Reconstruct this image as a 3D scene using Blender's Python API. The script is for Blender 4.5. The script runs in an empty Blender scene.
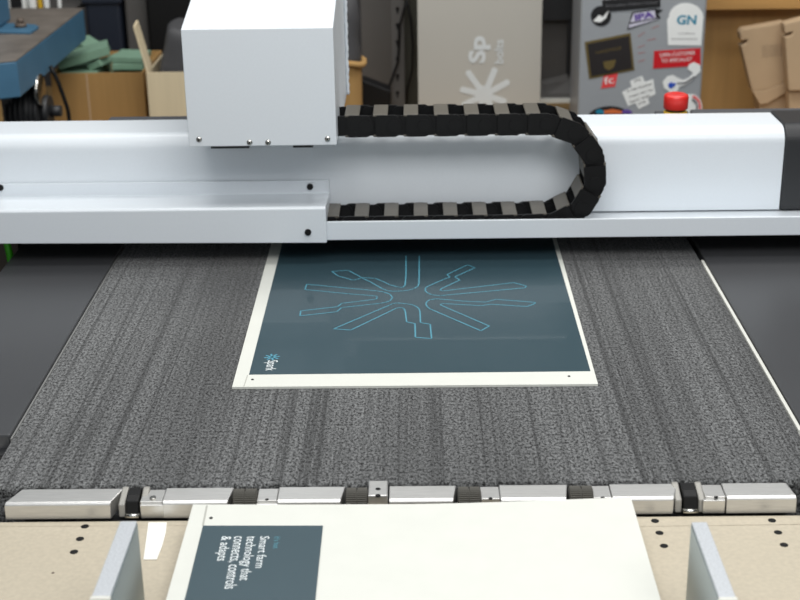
import bpy, bmesh, math, random
from mathutils import Vector, Matrix
random.seed(7)
C = bpy.context.scene.collection
R = math.radians

# ---------------------------------------------------------------- camera
FPX = 1400.0
PITCH, YAW, ROLL = R(21.2), R(.75), R(0.87)
CAM = Vector((0, 0, 1.76))
fw = Vector((-math.sin(YAW)*math.cos(PITCH), math.cos(YAW)*math.cos(PITCH), -math.sin(PITCH)))
r0 = Vector((math.cos(YAW), math.sin(YAW), 0)); u0 = r0.cross(fw)
rt = r0*math.cos(ROLL) - u0*math.sin(ROLL); up = u0*math.cos(ROLL) + r0*math.sin(ROLL)
cd = bpy.data.cameras.new('camera'); cam = bpy.data.objects.new('camera', cd); C.objects.link(cam)
m = Matrix.Identity(4)
for i in range(3):
    m[i][0] = rt[i]; m[i][1] = up[i]; m[i][2] = -fw[i]; m[i][3] = CAM[i]
cam.matrix_world = m
cd.sensor_width = 36; cd.lens = FPX/800*36; cd.clip_start = .05
cd.dof.use_dof = True; cd.dof.focus_distance = 2.15; cd.dof.aperture_fstop = 6.5
bpy.context.scene.camera = cam

# ---------------------------------------------------------------- light
W = bpy.data.worlds.new('world'); bpy.context.scene.world = W; W.use_nodes = True
W.node_tree.nodes['Background'].inputs[0].default_value = (.89, .95, 1.0, 1)
W.node_tree.nodes['Background'].inputs[1].default_value = .47
def area(name, loc, sx, sy, e, col=(1, 1, 1), rot=(0, 0, 0)):
    l = bpy.data.lights.new(name, 'AREA'); l.shape = 'RECTANGLE'; l.size = sx; l.size_y = sy
    l.energy = e; l.color = col
    o = bpy.data.objects.new(name, l); C.objects.link(o); o.location = loc; o.rotation_euler = rot
    return o
area('ceiling_light_front', (0.3, 1.9, 3.3), 2.6, .6, 25, (1, .98, .95))
area('ceiling_light_rear', (0.3, 3.2, 3.3), 2.6, .5, 22, (1, .98, .95))
area('background_fill_light', (0.2, 3.5, 3.2), 3.0, .5, 34, (1, .97, .92), (R(38), 0, 0))  # added fill lamp, brightens the things behind the printer
area('front_fill_light', (0.5, 0.0, 3.2), 3.0, 1.0, 56, (1, .99, .98), (R(38), 0, 0))  # added frontal fill for the upright faces of gantry and head
vs = bpy.context.scene.view_settings
vs.view_transform = 'Standard'; vs.look = 'None'; vs.gamma = 1; vs.use_curve_mapping = False; vs.exposure = 0.05

# ---------------------------------------------------------------- helpers
def ray(px, py):
    return fw*FPX + rt*(px-400) - up*(py-300)
def onz(px, py, z):                      # point of the place seen at a photo position, at a known height
    d = ray(px, py); return CAM + d*((z-CAM.z)/d.z)
def ony(px, py, y):                      # ... or at a known distance
    d = ray(px, py); return CAM + d*((y-CAM.y)/d.y)
def lin(c): return tuple((x/12.92 if x <= .04045 else ((x+.055)/1.055)**2.4) for x in [v/255 for v in c])
def mat(name, rgb, rough=.5, metal=0, var=0, scale=30, bump=0, stretch=(1, 1, 1), coat=0, spec=.5):
    M = bpy.data.materials.new(name); M.use_nodes = True; nt = M.node_tree; b = nt.nodes['Principled BSDF']
    c = lin(rgb); b.inputs['Base Color'].default_value = (*c, 1); b.inputs['Roughness'].default_value = rough
    b.inputs['Metallic'].default_value = metal; b.inputs['Coat Weight'].default_value = coat
    b.inputs['Specular IOR Level'].default_value = spec
    tc = nt.nodes.new('ShaderNodeTexCoord'); mp = nt.nodes.new('ShaderNodeMapping'); mp.inputs['Scale'].default_value = stretch
    n = nt.nodes.new('ShaderNodeTexNoise'); n.inputs['Scale'].default_value = scale; n.inputs['Detail'].default_value = 5
    nt.links.new(tc.outputs['Object'], mp.inputs[0]); nt.links.new(mp.outputs[0], n.inputs['Vector'])
    rmp = nt.nodes.new('ShaderNodeMapRange'); rmp.inputs[1].default_value = .3; rmp.inputs[2].default_value = .7
    v = var if var else .015
    rmp.inputs[3].default_value = 1-v; rmp.inputs[4].default_value = 1+v
    nt.links.new(n.outputs[0], rmp.inputs[0])
    mx = nt.nodes.new('ShaderNodeMix'); mx.data_type = 'RGBA'; mx.blend_type = 'MULTIPLY'; mx.inputs[0].default_value = 1
    mx.inputs[6].default_value = (*c, 1); nt.links.new(rmp.outputs[0], mx.inputs[7]); nt.links.new(mx.outputs[2], b.inputs['Base Color'])
    if bump:
        bp = nt.nodes.new('ShaderNodeBump'); bp.inputs['Strength'].default_value = bump; bp.inputs['Distance'].default_value = .002
        nt.links.new(n.outputs[0], bp.inputs['Height']); nt.links.new(bp.outputs[0], b.inputs['Normal'])
    return M

M = {}
M['white'] = mat('white_powder_coat', (218, 224, 229), .36, var=.01, scale=200, bump=.02, coat=.15)
M['black'] = mat('black_nylon', (13, 13, 14), .5, spec=.3)
M['bar'] = mat('chain_bar_nylon', (92, 88, 80), .4)
M['charcoal'] = mat('charcoal_plastic', (38, 39, 41), .5)
M['panel'] = mat('dark_grey_panel', (66, 67, 69), .34, var=.03, scale=4)
M['board'] = mat('white_board', (216, 217, 209), .6)
M['boardedge'] = mat('board_crease', (176, 176, 168), .6)
M['ink'] = mat('dark_teal_ink', (53, 74, 82), .32, coat=.25)
M['cyan'] = mat('cyan_ink', (84, 150, 170), .45)
M['cyan_dim'] = mat('cyan_text_ink', (90, 150, 165), .5)
M['inkwhite'] = mat('white_ink', (232, 238, 238), .5)
M['alu'] = mat('brushed_aluminium', (214, 213, 210), .36, .85, var=.06, scale=40, stretch=(1, 12, 12))
M['cheek'] = mat('dull_metal', (158, 156, 150), .5, .3)
M['steel'] = mat('bright_steel', (200, 198, 192), .16, 1)
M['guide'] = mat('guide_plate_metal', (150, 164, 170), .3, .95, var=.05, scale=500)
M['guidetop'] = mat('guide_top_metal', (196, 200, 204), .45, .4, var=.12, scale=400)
M['table'] = mat('beige_table_metal', (190, 180, 160), .55, .1, var=.06, scale=160, bump=.05)
M['hole'] = mat('dark_hole', (8, 8, 8), .9)
M['roller'] = mat('grey_rubber', (78, 76, 70), .7)
M['tape'] = mat('paper_tape', (238, 236, 228), .7)
M['dark'] = mat('dark_steel', (38, 39, 41), .5)
M['housing'] = mat('grey_housing', (74, 76, 80), .5)
M['blue'] = mat('blue_machine_paint', (66, 108, 136), .5, var=.12, scale=6)
M['castiron'] = mat('worn_cast_iron', (122, 114, 106), .5, .3, var=.2, scale=14)
M['card'] = mat('brown_cardboard', (168, 132, 80), .85, var=.06, scale=12, stretch=(6, 1, .3))
M['cardpale'] = mat('pale_cardboard', (214, 198, 165), .85, var=.04, scale=12, stretch=(6, 1, .3))
M['kraft'] = mat('kraft_cardboard', (186, 160, 128), .85, var=.04, scale=12)
M['green'] = mat('green_foam', (118, 150, 128), .8, var=.05)
M['bag'] = mat('grey_fabric', (66, 66, 68), .7, var=.2, scale=12, bump=.4)
M['navy'] = mat('dark_navy_plastic', (22, 30, 44), .5)
M['wall'] = mat('dark_wall_paint', (64, 62, 62), .8)
M['floor'] = mat('grey_floor', (96, 96, 94), .6, var=.05, scale=5)
M['greysteel'] = mat('grey_painted_steel', (86, 84, 82), .45)
M['sheet'] = mat('beige_plastic_sheet', (178, 175, 167), .3, var=.02, scale=3)
M['frost'] = mat('frosted_white', (204, 208, 208), .5)
M['cab'] = mat('grey_cabinet_paint', (150, 154, 158), .4)
M['wood'] = mat('plywood', (174, 138, 86), .55, var=.08, scale=9, stretch=(4, 4, .35))
M['woodedge'] = mat('light_wood_edge', (190, 146, 86), .55, var=.08, scale=9, stretch=(.4, 4, 4))
M['red'] = mat('red_plastic', (214, 40, 34), .35, coat=.3)
M['yellow'] = mat('yellow_plastic', (205, 165, 40), .4)
M['lime'] = mat('green_hose_plastic', (70, 200, 20), .4)
M['brown'] = mat('brown_bracket', (96, 84, 74), .6)
M['strip'] = mat('pale_edge_strip', (214, 214, 206), .4)
M['stripdark'] = mat('grey_edge_strip', (140, 140, 138), .4, .3)
for k, c in dict(s_black=(24, 24, 26), s_white=(232, 234, 232), s_purple=(96, 72, 150), s_gold=(100, 86, 48), s_lilac=(196, 194, 210), s_dark=(38, 34, 34),
                 s_red=(196, 24, 34), s_pink=(222, 70, 72), s_teal=(30, 130, 160), s_blue=(40, 80, 180), s_grey=(110, 110, 114),
                 s_faint=(158, 112, 112), s_orange=(210, 110, 60)).items():
    M[k] = mat(k.replace('s_', 'sticker_'), c, .45)

# felt belt: fine woven grain with long streaks in the running direction
def belt_mat():
    Mt = bpy.data.materials.new('grey_felt_belt'); Mt.use_nodes = True; nt = Mt.node_tree; b = nt.nodes['Principled BSDF']
    L = nt.links.new; N = nt.nodes.new
    tc = N('ShaderNodeTexCoord')
    def noise(scale, st, det=4, rough=.6):
        mp = N('ShaderNodeMapping'); mp.inputs['Scale'].default_value = st; L(tc.outputs['Object'], mp.inputs[0])
        n = N('ShaderNodeTexNoise'); n.inputs['Scale'].default_value = scale; n.inputs['Detail'].default_value = det
        n.inputs['Roughness'].default_value = rough; L(mp.outputs[0], n.inputs['Vector']); return n.outputs[0]
    def rng(s, a, b_, c, d):
        r = N('ShaderNodeMapRange'); r.inputs[1].default_value = a; r.inputs[2].default_value = b_
        r.inputs[3].default_value = c; r.inputs[4].default_value = d; L(s, r.inputs[0]); return r.outputs[0]
    def mul(a, c):
        x = N('ShaderNodeMath'); x.operation = 'MULTIPLY'; L(a, x.inputs[0]); L(c, x.inputs[1]); return x.outputs[0]
    grain = rng(noise(260, (1, .6, 1), 3, .8), .40, .60, .0, 2.0)
    streak = rng(noise(60, (1, .010, 1), 7, .8), .38, .54, .52, 1.1)
    thread = rng(noise(100, (1, .003, 1), 2, .6), .35, .41, .5, 1.0)
    patch = mul(rng(noise(3.2, (1, 1, 1), 3), .3, .7, .88, 1.12), rng(noise(5, (1, .06, 1), 3), .38, .6, .72, 1.12))
    f = mul(mul(grain, streak), mul(thread, patch))
    mx = N('ShaderNodeMix'); mx.data_type = 'RGBA'; mx.blend_type = 'MULTIPLY'; mx.inputs[0].default_value = 1
    mx.inputs[6].default_value = (*lin((88, 89, 89)), 1); L(f, mx.inputs[7]); L(mx.outputs[2], b.inputs['Base Color'])
    b.inputs['Sheen Weight'].default_value = .25; b.inputs['Roughness'].default_value = .9; b.inputs['Specular IOR Level'].default_value = .2
    bp = N('ShaderNodeBump'); bp.inputs['Strength'].default_value = .5; bp.inputs['Distance'].default_value = .001
    L(grain, bp.inputs['Height']); L(bp.outputs[0], b.inputs['Normal'])
    return Mt
M['belt'] = belt_mat()

class MB:
    """collects shapes into one mesh object"""
    def __init__(s): s.b = bmesh.new()
    def box(s, x0, x1, y0, y1, z0, z1, rot=None, piv=None):
        vs_ = [s.b.verts.new((x, y, z)) for x in (x0, x1) for y in (y0, y1) for z in (z0, z1)]
        for f in ((0, 1, 3, 2), (4, 6, 7, 5), (0, 4, 5, 1), (2, 3, 7, 6), (0, 2, 6, 4), (1, 5, 7, 3)):
            s.b.faces.new([vs_[i] for i in f])
        if rot is not None:
            bmesh.ops.rotate(s.b, verts=vs_, cent=piv or ((x0+x1)/2, (y0+y1)/2, (z0+z1)/2), matrix=rot)
        return s
    def prism(s, pts, vec):              # closed polygon extruded along a vector
        vec = Vector(vec); a = [s.b.verts.new(Vector(p)) for p in pts]; c = [s.b.verts.new(Vector(p)+vec) for p in pts]
        n = len(pts); s.b.faces.new(a[::-1]); s.b.faces.new(c)
        for i in range(n): s.b.faces.new((a[i], a[(i+1) % n], c[(i+1) % n], c[i]))
        return s
    def face(s, pts): s.b.faces.new([s.b.verts.new(Vector(p)) for p in pts]); return s
    def cyl(s, p0, p1, r, seg=24, r2=None):
        p0 = Vector(p0); p1 = Vector(p1); d = (p1-p0).normalized(); a = d.orthogonal().normalized(); c = d.cross(a)
        r2 = r if r2 is None else r2
        A = [s.b.verts.new(p0+(a*math.cos(t)+c*math.sin(t))*r) for t in [2*math.pi*i/seg for i in range(seg)]]
        B = [s.b.verts.new(p1+(a*math.cos(t)+c*math.sin(t))*r2) for t in [2*math.pi*i/seg for i in range(seg)]]
        s.b.faces.new(A[::-1]); s.b.faces.new(B)
        for i in range(seg):
            f = s.b.faces.new((A[i], A[(i+1) % seg], B[(i+1) % seg], B[i])); f.smooth = True
        return s
    def tube(s, pts, r, seg=8):
        pts = [Vector(p) for p in pts]; rings = []
        for i, p in enumerate(pts):
            d = (pts[min(i+1, len(pts)-1)]-pts[max(i-1, 0)]).normalized()
            a = d.cross(Vector((.13, .2, .97))).normalized(); c = d.cross(a)
            rings.append([s.b.verts.new(p+(a*math.cos(t)+c*math.sin(t))*r) for t in [2*math.pi*k/seg for k in range(seg)]])
        for A, B in zip(rings, rings[1:]):
            for i in range(seg):
                f = s.b.faces.new((A[i], A[(i+1) % seg], B[(i+1) % seg], B[i])); f.smooth = True
        s.b.faces.new(rings[0][::-1]); s.b.faces.new(rings[-1]); return s
    def lathe(s, c, prof, seg=32):
        c = Vector(c); rings = []
        for r, z in prof:
            rings.append([s.b.verts.new(c+Vector((r*math.cos(t), r*math.sin(t), z))) for t in [2*math.pi*k/seg for k in range(seg)]])
        for A, B in zip(rings, rings[1:]):
            for i in range(seg):
                f = s.b.faces.new((A[i], A[(i+1) % seg], B[(i+1) % seg], B[i])); f.smooth = True
        s.b.faces.new(rings[0][::-1]); s.b.faces.new(rings[-1]); return s
    def line(s, pts, w, O, u, v, n, th, closed=False):      # printed line in a plane
        P = [Vector((p[0], p[1])) for p in pts]; segs = list(zip(P, P[1:]+P[:1])) if closed else list(zip(P, P[1:]))
        q = lambda a: O+u*a.x+v*a.y+n*th
        for a, b_ in segs:
            d = (b_-a)
            if d.length < 1e-6: continue
            d.normalize(); k = Vector((-d.y, d.x))*w/2
            s.face([q(a-k-d*w*.3), q(b_-k+d*w*.3), q(b_+k+d*w*.3), q(a+k-d*w*.3)])
        return s
    def text(s, body, O, u, v, width=None, height=None, size=1.0, bold=0, n=Vector((0, 0, 0)), depth=0, ls=1.0):
        cu = bpy.data.curves.new('tmp', 'FONT'); cu.body = body; cu.size = 1; cu.resolution_u = 3; cu.space_line = ls; cu.offset = bold
        o = bpy.data.objects.new('tmp', cu); C.objects.link(o); bpy.context.view_layer.update()
        me = bpy.data.meshes.new_from_object(o.evaluated_get(bpy.context.evaluated_depsgraph_get()))
        xs = [p.co.x for p in me.vertices]; ys = [p.co.y for p in me.vertices]
        sx = sy = size
        if width: sx = width/(max(xs)-min(xs)); sy = sx
        if height: sy = height/(max(ys)-min(ys)); sx = sx if width else sy
        vv = [s.b.verts.new(O+u*((p.co.x-min(xs))*sx)+v*(p.co.y*sy)+n*.0) for p in me.vertices]
        for p in me.polygons:
            try: s.b.faces.new([vv[i] for i in p.vertices])
            except ValueError: pass
        bpy.data.objects.remove(o); bpy.data.curves.remove(cu); bpy.data.meshes.remove(me); return s
    def build(s, name, m_, parent=None, bevel=0, seg=2, fix=True, loc=None):
        if fix: bmesh.ops.recalc_face_normals(s.b, faces=s.b.faces)
        me = bpy.data.meshes.new(name)
        if loc is not None: bmesh.ops.translate(s.b, verts=s.b.verts, vec=-Vector(loc))
        s.b.to_mesh(me); s.b.free(); me.materials.append(m_)
        o = bpy.data.objects.new(name, me); C.objects.link(o)
        if loc is not None: o.location = loc
        if parent:
            o.parent = parent; o.matrix_parent_inverse = world_inv(parent)
        if bevel:
            b = o.modifiers.new('bevel', 'BEVEL'); b.width = bevel; b.segments = seg; b.limit_method = 'ANGLE'
            b.harden_normals = False
        return o
def world_of(q):
    return q.matrix_basis.copy() if not q.parent else world_of(q.parent) @ q.matrix_parent_inverse @ q.matrix_basis
def world_inv(p): return world_of(p).inverted()
def tag(o, label=None, cat=None, group=None, kind=None):
    if label: o['label'] = label
    if cat: o['category'] = cat
    if group: o['group'] = group
    if kind: o['kind'] = kind
    return o
def thing(name, loc, label, cat, group=None):
    o = bpy.data.objects.new(name, None); C.objects.link(o); o.location = loc; o.empty_display_size = .05
    return tag(o, label, cat, group)

V = Vector
Z0 = .85                                   # belt height
# ================================================================ setting
tag(MB().box(-4, 4, -2, 7.2, -.1, 0).build('floor', M['floor']), kind='structure')
tag(MB().box(-4, 4, 6.2, 6.3, 0, 3.4).build('wall_back', M['wall']), kind='structure')
tag(MB().box(-4, -3.9, -2, 6.2, 0, 3.4).build('wall_left', M['wall']), kind='structure')
tag(MB().box(3.9, 4, -2, 6.2, 0, 3.4).build('wall_right', M['wall']), kind='structure')

# ================================================================ printer bed
a = onz(125, 248, Z0); b_ = onz(15, 434, Z0); c_ = onz(690, 245, Z0); d_ = onz(797, 429, Z0)
XL = (a.x+b_.x)/2; XR = (c_.x+d_.x)/2
YN = onz(400, 482, Z0).y                   # where the belt turns down
YP = onz(400, 431, Z0+.006).y              # near end of the side panels
bed = thing('conveyor_bed', (0, 2.6, 0), 'flat conveyor bed of the printer with dark grey felt belt under the white gantry', 'conveyor')
mb = MB()
prof = [(3.55, Z0), (YN, Z0)] + [(YN-.007*math.sin(t), Z0-.007+.007*math.cos(t)) for t in [R(k) for k in range(10, 91, 10)]] + [(YN-.007, Z0-.055), (YN+.012, Z0-.055), (YN+.012, Z0-.014), (3.55, Z0-.014)]
mb.prism([(XL, y, z) for y, z in prof], (XR-XL, 0, 0)); mb.build('belt', M['belt'], bed)
MB().box(XL-.02, XR+.02, YN+.02, 3.55, 0.02, Z0-.016).build('base_cabinet', M['dark'], bed)
XPL = onz(13, 258, Z0).x
for side, x0, x1 in (('l', XPL, XL-.004), ('r', XR+.008, XR+.62)):
    xi = x1 if side == 'l' else x0
    MB().box(x0, x1, YP, 3.55, Z0-.02, Z0+.006).build('side_panel', M['panel'], bed, bevel=.003)
    MB().box(min(xi, x0 if side == 'l' else x1), max(xi, x0 if side == 'l' else x1), YP+.03, 3.53, .3, Z0-.021).build('side_skirt', M['dark'], bed)
tag(MB().box(XR+.0005, XR+.0062, YP-.004, onz(702, 262, Z0).y, Z0-.03, Z0+.004).build('edge_strip', M['strip'], bed, bevel=.001), 'pale strip along the right edge of the belt')
tag(MB().box(XL-.003, XL-.0003, YP-.004, 3.1, Z0-.03, Z0+.0015).build('edge_strip', M['stripdark'], bed), 'thin grey strip along the left edge of the belt')
for sx, xe in ((-1, XL), (1, XR)):
    mb = MB(); xo = xe+sx*.16
    mb.cyl((xe+sx*.004, YP-.03, Z0-.045), (xo, YP-.03, Z0-.045), .03); mb.cyl((xe+sx*.004, YP-.012, Z0-.07), (xo, YP-.012, Z0-.07), .02)
    mb.box(min(xe+sx*.004, xo), max(xe+sx*.004, xo), YP-.02, YP+.02, Z0-.12, Z0-.075)
    mb.build('roller_bearing', M['steel'], bed)

# ================================================================ gantry
YF = 2.53; YB = 2.655
gz = lambda py, y=YF, px=400: ony(px, py, y).z
zbot = gz(239.5, YF); zlip = gz(221.2, YF)
xcap = ony(782.3, 170, YB).x
gan = thing('printer_gantry', (0, 3.0, 0), 'long white gantry beam spanning the belt with black cap at its right end', 'machine gantry')
ztop = ony(700, 125, YB+.033).z; zr = ony(700, 145, YB).z
rr = .033; ztop = max(ztop, zr+.026)
prof = [(YB, zbot+.012)] + [(YB, zr)] + [(YB+rr*(1-math.cos(t)), zr+(ztop-zr)*math.sin(t)) for t in [R(k) for k in range(10, 91, 10)]]
ybk = ony(700, 113.3, 3).y
# depth of the flat top from its far edge in the photo
d = ray(700, 113.3); YT = (CAM + d*((ztop-CAM.z)/d.z)).y
YT = min(max(YT, YB+.088), YB+.22)
prof += [(YT, ztop), (YT, zbot+.012)]
mb = MB(); mb.prism([(-1.45, y, z) for y, z in prof], (xcap+1.45, 0, 0)); o = mb.build('beam', M['white'], gan)
for p in o.data.polygons: p.use_smooth = abs(p.normal.x) < .5
try: o.data.set_sharp_from_angle(angle=R(30))
except Exception: pass
pc = [(y-.004 if y < YB+.06 else y+.004, z+.004 if z > 1 else z) for y, z in prof]
mb = MB(); mb.prism([(xcap+.001, y, z) for y, z in pc], (.35, 0, 0)); mb.build('end_cap', M['charcoal'], gan, bevel=.004)
xce = ony(326, 215, YF-.008).x
# chain tray: floor and front lip
MB().box(-1.2, 1.15, YB+.045, YB+.12, Z0+.010, zbot+.011).build('gap_light_blocker', M['black'], gan)  # added dark block, keeps light from behind out of the gap under the beam
tag(MB().prism([(xce-.004, y, z) for y, z in [(YF, zbot), (YF, zlip), (YF+.006, zlip), (YF+.006, zbot+.008), (YT, zbot+.008), (YT, zbot)]], (1.5-xce, 0, 0)).build('chain_tray', M['white'], gan, bevel=.0012), 'white lip tray in front of the beam')
# stepped cover over the left half of the tray
xce = ony(326, 215, YF-.008).x
zf1 = ony(326, 206.5, YF-.008).z; zst = ony(326, 193, YB-.004).z; zfl = ony(326, 180, YB-.004).z
y0 = YF-.010
pr = [(y0, zbot-.002), (y0, zf1-.004), (y0+.004, zf1), (YB-.006, zst), (YB-.006, zfl), (YB-.001, zfl), (YB-.001, zbot-.002)]
cvm = MB().prism([(-1.45, y, z) for y, z in pr], (xce+1.45, 0, 0))
for v_ in cvm.b.verts:
    if v_.co.x < -1.4 and v_.co.z < zbot: v_.co.z += .011
cov = cvm.build('tray_cover', M['white'], gan, bevel=.0015)
tag(cov, 'stepped white sheet metal cover on the left half')
MB().prism([(xce-.003, y, z) for y, z in [(y0+.006, zbot+.001), (y0+.006, zf1-.012), (YB-.002, zst-.008), (YB-.002, zbot+.001)]], (-.003, 0, 0)).build('cover_end_plate', M['white'], gan) if False else None
for px, py, yy in ((310, 186.5, YB-.006), (0.5, 187.5, YB-.006), (308, 232, y0)):
    p = ony(px, py, yy)
    sc = MB().cyl(p+V((0, .001, 0)), p+V((0, -.0035, 0)), .0062, 20).build('screw', M['black'], cov)
    MB().cyl(p+V((0, -.0036, 0)), p+V((0, -.0042, 0)), .0028, 6).build('hex_socket', M['hole'], sc)
# rear housings, seen as low grey ledges behind the beam
for x0, x1, py in ((ony(112, 118, 2.92).x, ony(200, 118, 2.92).x, 116), (ony(688, 112, 2.92).x, xcap+.3, 108.5)):
    zz = ony((112+200)/2 if x0 < 0 else 730, py, YT+.12).z
    MB().box(x0, x1, YT+.003, YT+.12, zbot+.03, zz).build('rear_housing', M['housing'], gan, bevel=.004)
# end posts beside the bed
for x0 in (-1.42, 1.22):
    MB().box(x0, x0+.16, 2.60, 2.80, 0, zbot-.001).build('gantry_post', M['dark'], gan, bevel=.006)
tag(MB().box(ony(11.5, 250, 2.69).x-.06, ony(11.5, 250, 2.69).x+.020, 2.67, 2.71, .6, zbot-.001).build('bracket', M['brown'], gan), 'brown bracket under the left end')
p0 = ony(7, 241, 2.63)
pts = [(p0.x-.006+.012*math.sin(math.pi*k/10), 2.63-.002*k, zbot-.003-.016*k) for k in range(11)]
hose = MB().tube(pts, .007).build('hose', M['lime'])
tag(hose, 'bright green hose hanging below the left end of the white gantry', 'hose')

# ================================================================ carriage head
YH = 2.51
hx0 = ony(185.6, 100, YH).x; hx1 = ony(335.3, 100, YH).x
hz0 = ony(265, 146, YH).z; hz1 = ony(257, 28.5, YH).z
YR = 2.94
hd = thing('print_head', (hx0/2+hx1/2, YH+.2, hz0), 'big white boxy print head cover riding on the gantry beam', 'print head')
prof = [(YH, hz0), (YH, hz1), (YR, hz1+math.tan(R(13))*(YR-YH)), (YR, ztop+.012), (YB-.004, ztop+.012), (YB-.004, hz0)]
hc = MB().prism([(hx0, y, z) for y, z in prof], (hx1-hx0, 0, 0)).build('head_cover', M['white'], hd, bevel=.004, seg=3)
for px, py in ((199, 139.5), (249.5, 142.5), (268, 142.5), (327.5, 139)):
    p = ony(px, py, YH)
    sc = MB().lathe((0, 0, 0), [(.0055, 0), (.0052, .001), (.003, .0022), (.0008, .0025)], 20)
    bmesh.ops.rotate(sc.b, verts=sc.b.verts, cent=(0, 0, 0), matrix=Matrix.Rotation(R(90), 3, 'X'))
    bmesh.ops.translate(sc.b, verts=sc.b.verts, vec=p)
    s_ = sc.build('screw', M['steel'], hc)
    MB().cyl(p+V((0, -.0024, 0)), p+V((0, -.0029, 0)), .002, 6).build('hex_socket', M['hole'], s_)
for x0_, x1_ in ((211, 249), (293, 313)):
    pa = ony(x0_, 145, YH+.01); pb = ony(x1_, 145, YH+.01)
    MB().box(pa.x, pb.x, YH+.008, YB-.01, hz0-.006, hz0+.001).build('slide_bracket', M['dark'], hd)
# ribbed trim along the rear right edge
mb = MB(); n = 60; za = ztop+.015; zb_ = hz1+.07
L_ = [(hx1+.003+.0007*math.sin(k*1.9)+.0005*math.sin(k*.7), YR-.012, za+(zb_-za)*k/n) for k in range(n+1)]
mb.tube(L_, .0035, 6); mb.build('edge_trim', M['white'], hd)

# ================================================================ cable chain
YC0, YC1 = 2.557, 2.645
pu = ony(450, 125.6, YC0); pl = ony(450, 226, YC0)
zu, zl = pu.z, pl.z; rc = (zu-zl)/2; zc = (zu+zl)/2
xar = ony(609, 168, YC0).x - rc - .0217
pitch = .0570; hh = .0208
xs0 = ony(337, 126, YC0).x+.002
ch = thing('cable_chain', (xar, YC0+.05, zlip), 'black plastic cable drag chain bent in a U beside the print head', 'cable chain')
Lst = xar-xs0
def path(s):
    if s < Lst: return V((xs0+s, 0, zu))
    s -= Lst; arc = math.pi*rc
    if s < arc: t = s/rc; return V((xar+rc*math.sin(t), 0, zc+rc*math.cos(t)))
    s -= arc; return V((xar-s, 0, zl))
total = Lst+math.pi*rc+(xar-xce)
def link(i, s0):
    A = path(s0); B = path(s0+pitch)
    d = (B-A); l = d.length; d.normalize(); nrm = V((-d.z, 0, d.x))   # outward (top of the upper run)
    if nrm.dot(V((0, 0, 1))) < 0 and s0 < Lst*.5: nrm = -nrm
    q = lambda u, w, y: A+d*u+nrm*w+V((0, y, 0))
    mb = MB()
    for ya, yb, off in ((YC0, YC0+.006, 0), (YC1-.006, YC1, 0)):
        # outer plate: rounded at the leading end
        pp = []
        for k in range(-4, 5): t = R(k*20); pp.append((l*.90+math.cos(t)*.0155, math.sin(t)*hh))
        pp += [(l*.36, hh), (l*.30, hh*.8), (l*.30, -hh*.8), (l*.36, -hh)]
        mb.prism([q(u, w, ya) for u, w in pp], (0, yb-ya, 0))
        yi = ya+.005 if off == 0 and ya == YC0 else ya-.003
        pp = []
        for k in range(5, 14): t = R(k*20); pp.append((l*.04+math.cos(t)*.014, math.sin(t)*hh*.93))
        pp += [(l*.45, -hh*.93), (l*.45, hh*.93)]
        mb.prism([q(u, w, yi) for u, w in pp], (0, .004, 0))
    # round boss and latch nub on the front plate
    c0 = q(l*.90, 0, YC0); mb.cyl(c0+V((0, .001, 0)), c0+V((0, -.0022, 0)), .0125, 20)
    c0 = q(l*.52, -hh*.62, YC0); mb.cyl(c0+V((0, .001, 0)), c0+V((0, -.001, 0)), .0035, 10)
    mb.prism([q(l*.44, -.002, YC0+.003), q(l*.48, -.002, YC0+.003), q(l*.48, .002, YC0+.003), q(l*.44, .002, YC0+.003)], (0, YC1-YC0-.006, 0))
    o = mb.build('chain_link', M['black'], ch)
    for sgn in (1, -1):
        m2 = MB(); wa, wb = (hh-.0035, hh+.0006) if sgn == 1 else (-hh-.0006, -hh+.0035)
        m2.prism([q(l*.22, wa, YC0+.0035), q(l*.70, wa, YC0+.0035), q(l*.70, wb, YC0+.0035), q(l*.22, wb, YC0+.0035)], (0, YC1-YC0-.006, 0))
        m2.build('crossbar', M['bar'], o, bevel=.0008, seg=1)
s = -.004; i = 0
while s+pitch*.6 < total:
    if s > Lst+math.pi*rc and path(s).x < xce+.015: break
    link(i, max(s, 0) if i == 0 else s); s += pitch; i += 1

# ================================================================ printed boards
def board_surface(c00, c10, c01, c11, thick, nx=1, ny=1, dz=lambda u, v: 0):
    b = bmesh.new()
    g = [[b.verts.new(c00.lerp(c10, u/nx).lerp(c01.lerp(c11, u/nx), v/ny)+V((0, 0, dz(u/nx, v/ny)))) for v in range(ny+1)] for u in range(nx+1)]
    h = [[b.verts.new(p.co-V((0, 0, thick))) for p in row] for row in g]
    for u in range(nx):
        for v in range(ny):
            b.faces.new((g[u][v], g[u+1][v], g[u+1][v+1], g[u][v+1])); b.faces.new((h[u][v], h[u][v+1], h[u+1][v+1], h[u+1][v]))
    for u in range(nx):
        b.faces.new((g[u][0], h[u][0], h[u+1][0], g[u+1][0])); b.faces.new((g[u][ny], g[u+1][ny], h[u+1][ny], h[u][ny]))
    for v in range(ny):
        b.faces.new((g[0][v], g[0][v+1], h[0][v+1], h[0][v])); b.faces.new((g[nx][v], h[nx][v], h[nx][v+1], g[nx][v+1]))
    return b
TH = .004; ZB = Z0+TH
A = onz(232, 387, ZB); B = onz(598, 384, ZB); Lf = onz(270.5, 246, ZB); Rf = onz(557.3, 241.5, ZB)
wb_ = (B-A).length; uu = (B-A).normalized(); vv = V((-uu.y, uu.x, 0))
FAR = .80
bd = thing('printed_board', (A.x+.3, A.y+.4, Z0), 'white board with dark teal print and starburst outline lying on the belt', 'printed board')
AL = A+(Lf-A)*(FAR/(Lf-A).length); BR = B+(Rf-B)*(FAR/(Rf-B).length)
mb = MB(); mb.b.free(); mb.b = board_surface(A, B, AL, BR, TH-.0003); mb.build('board', M['board'], bd)
def pz(pts, z): return [onz(x, y, z) for x, y in pts]
e = .0004
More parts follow.
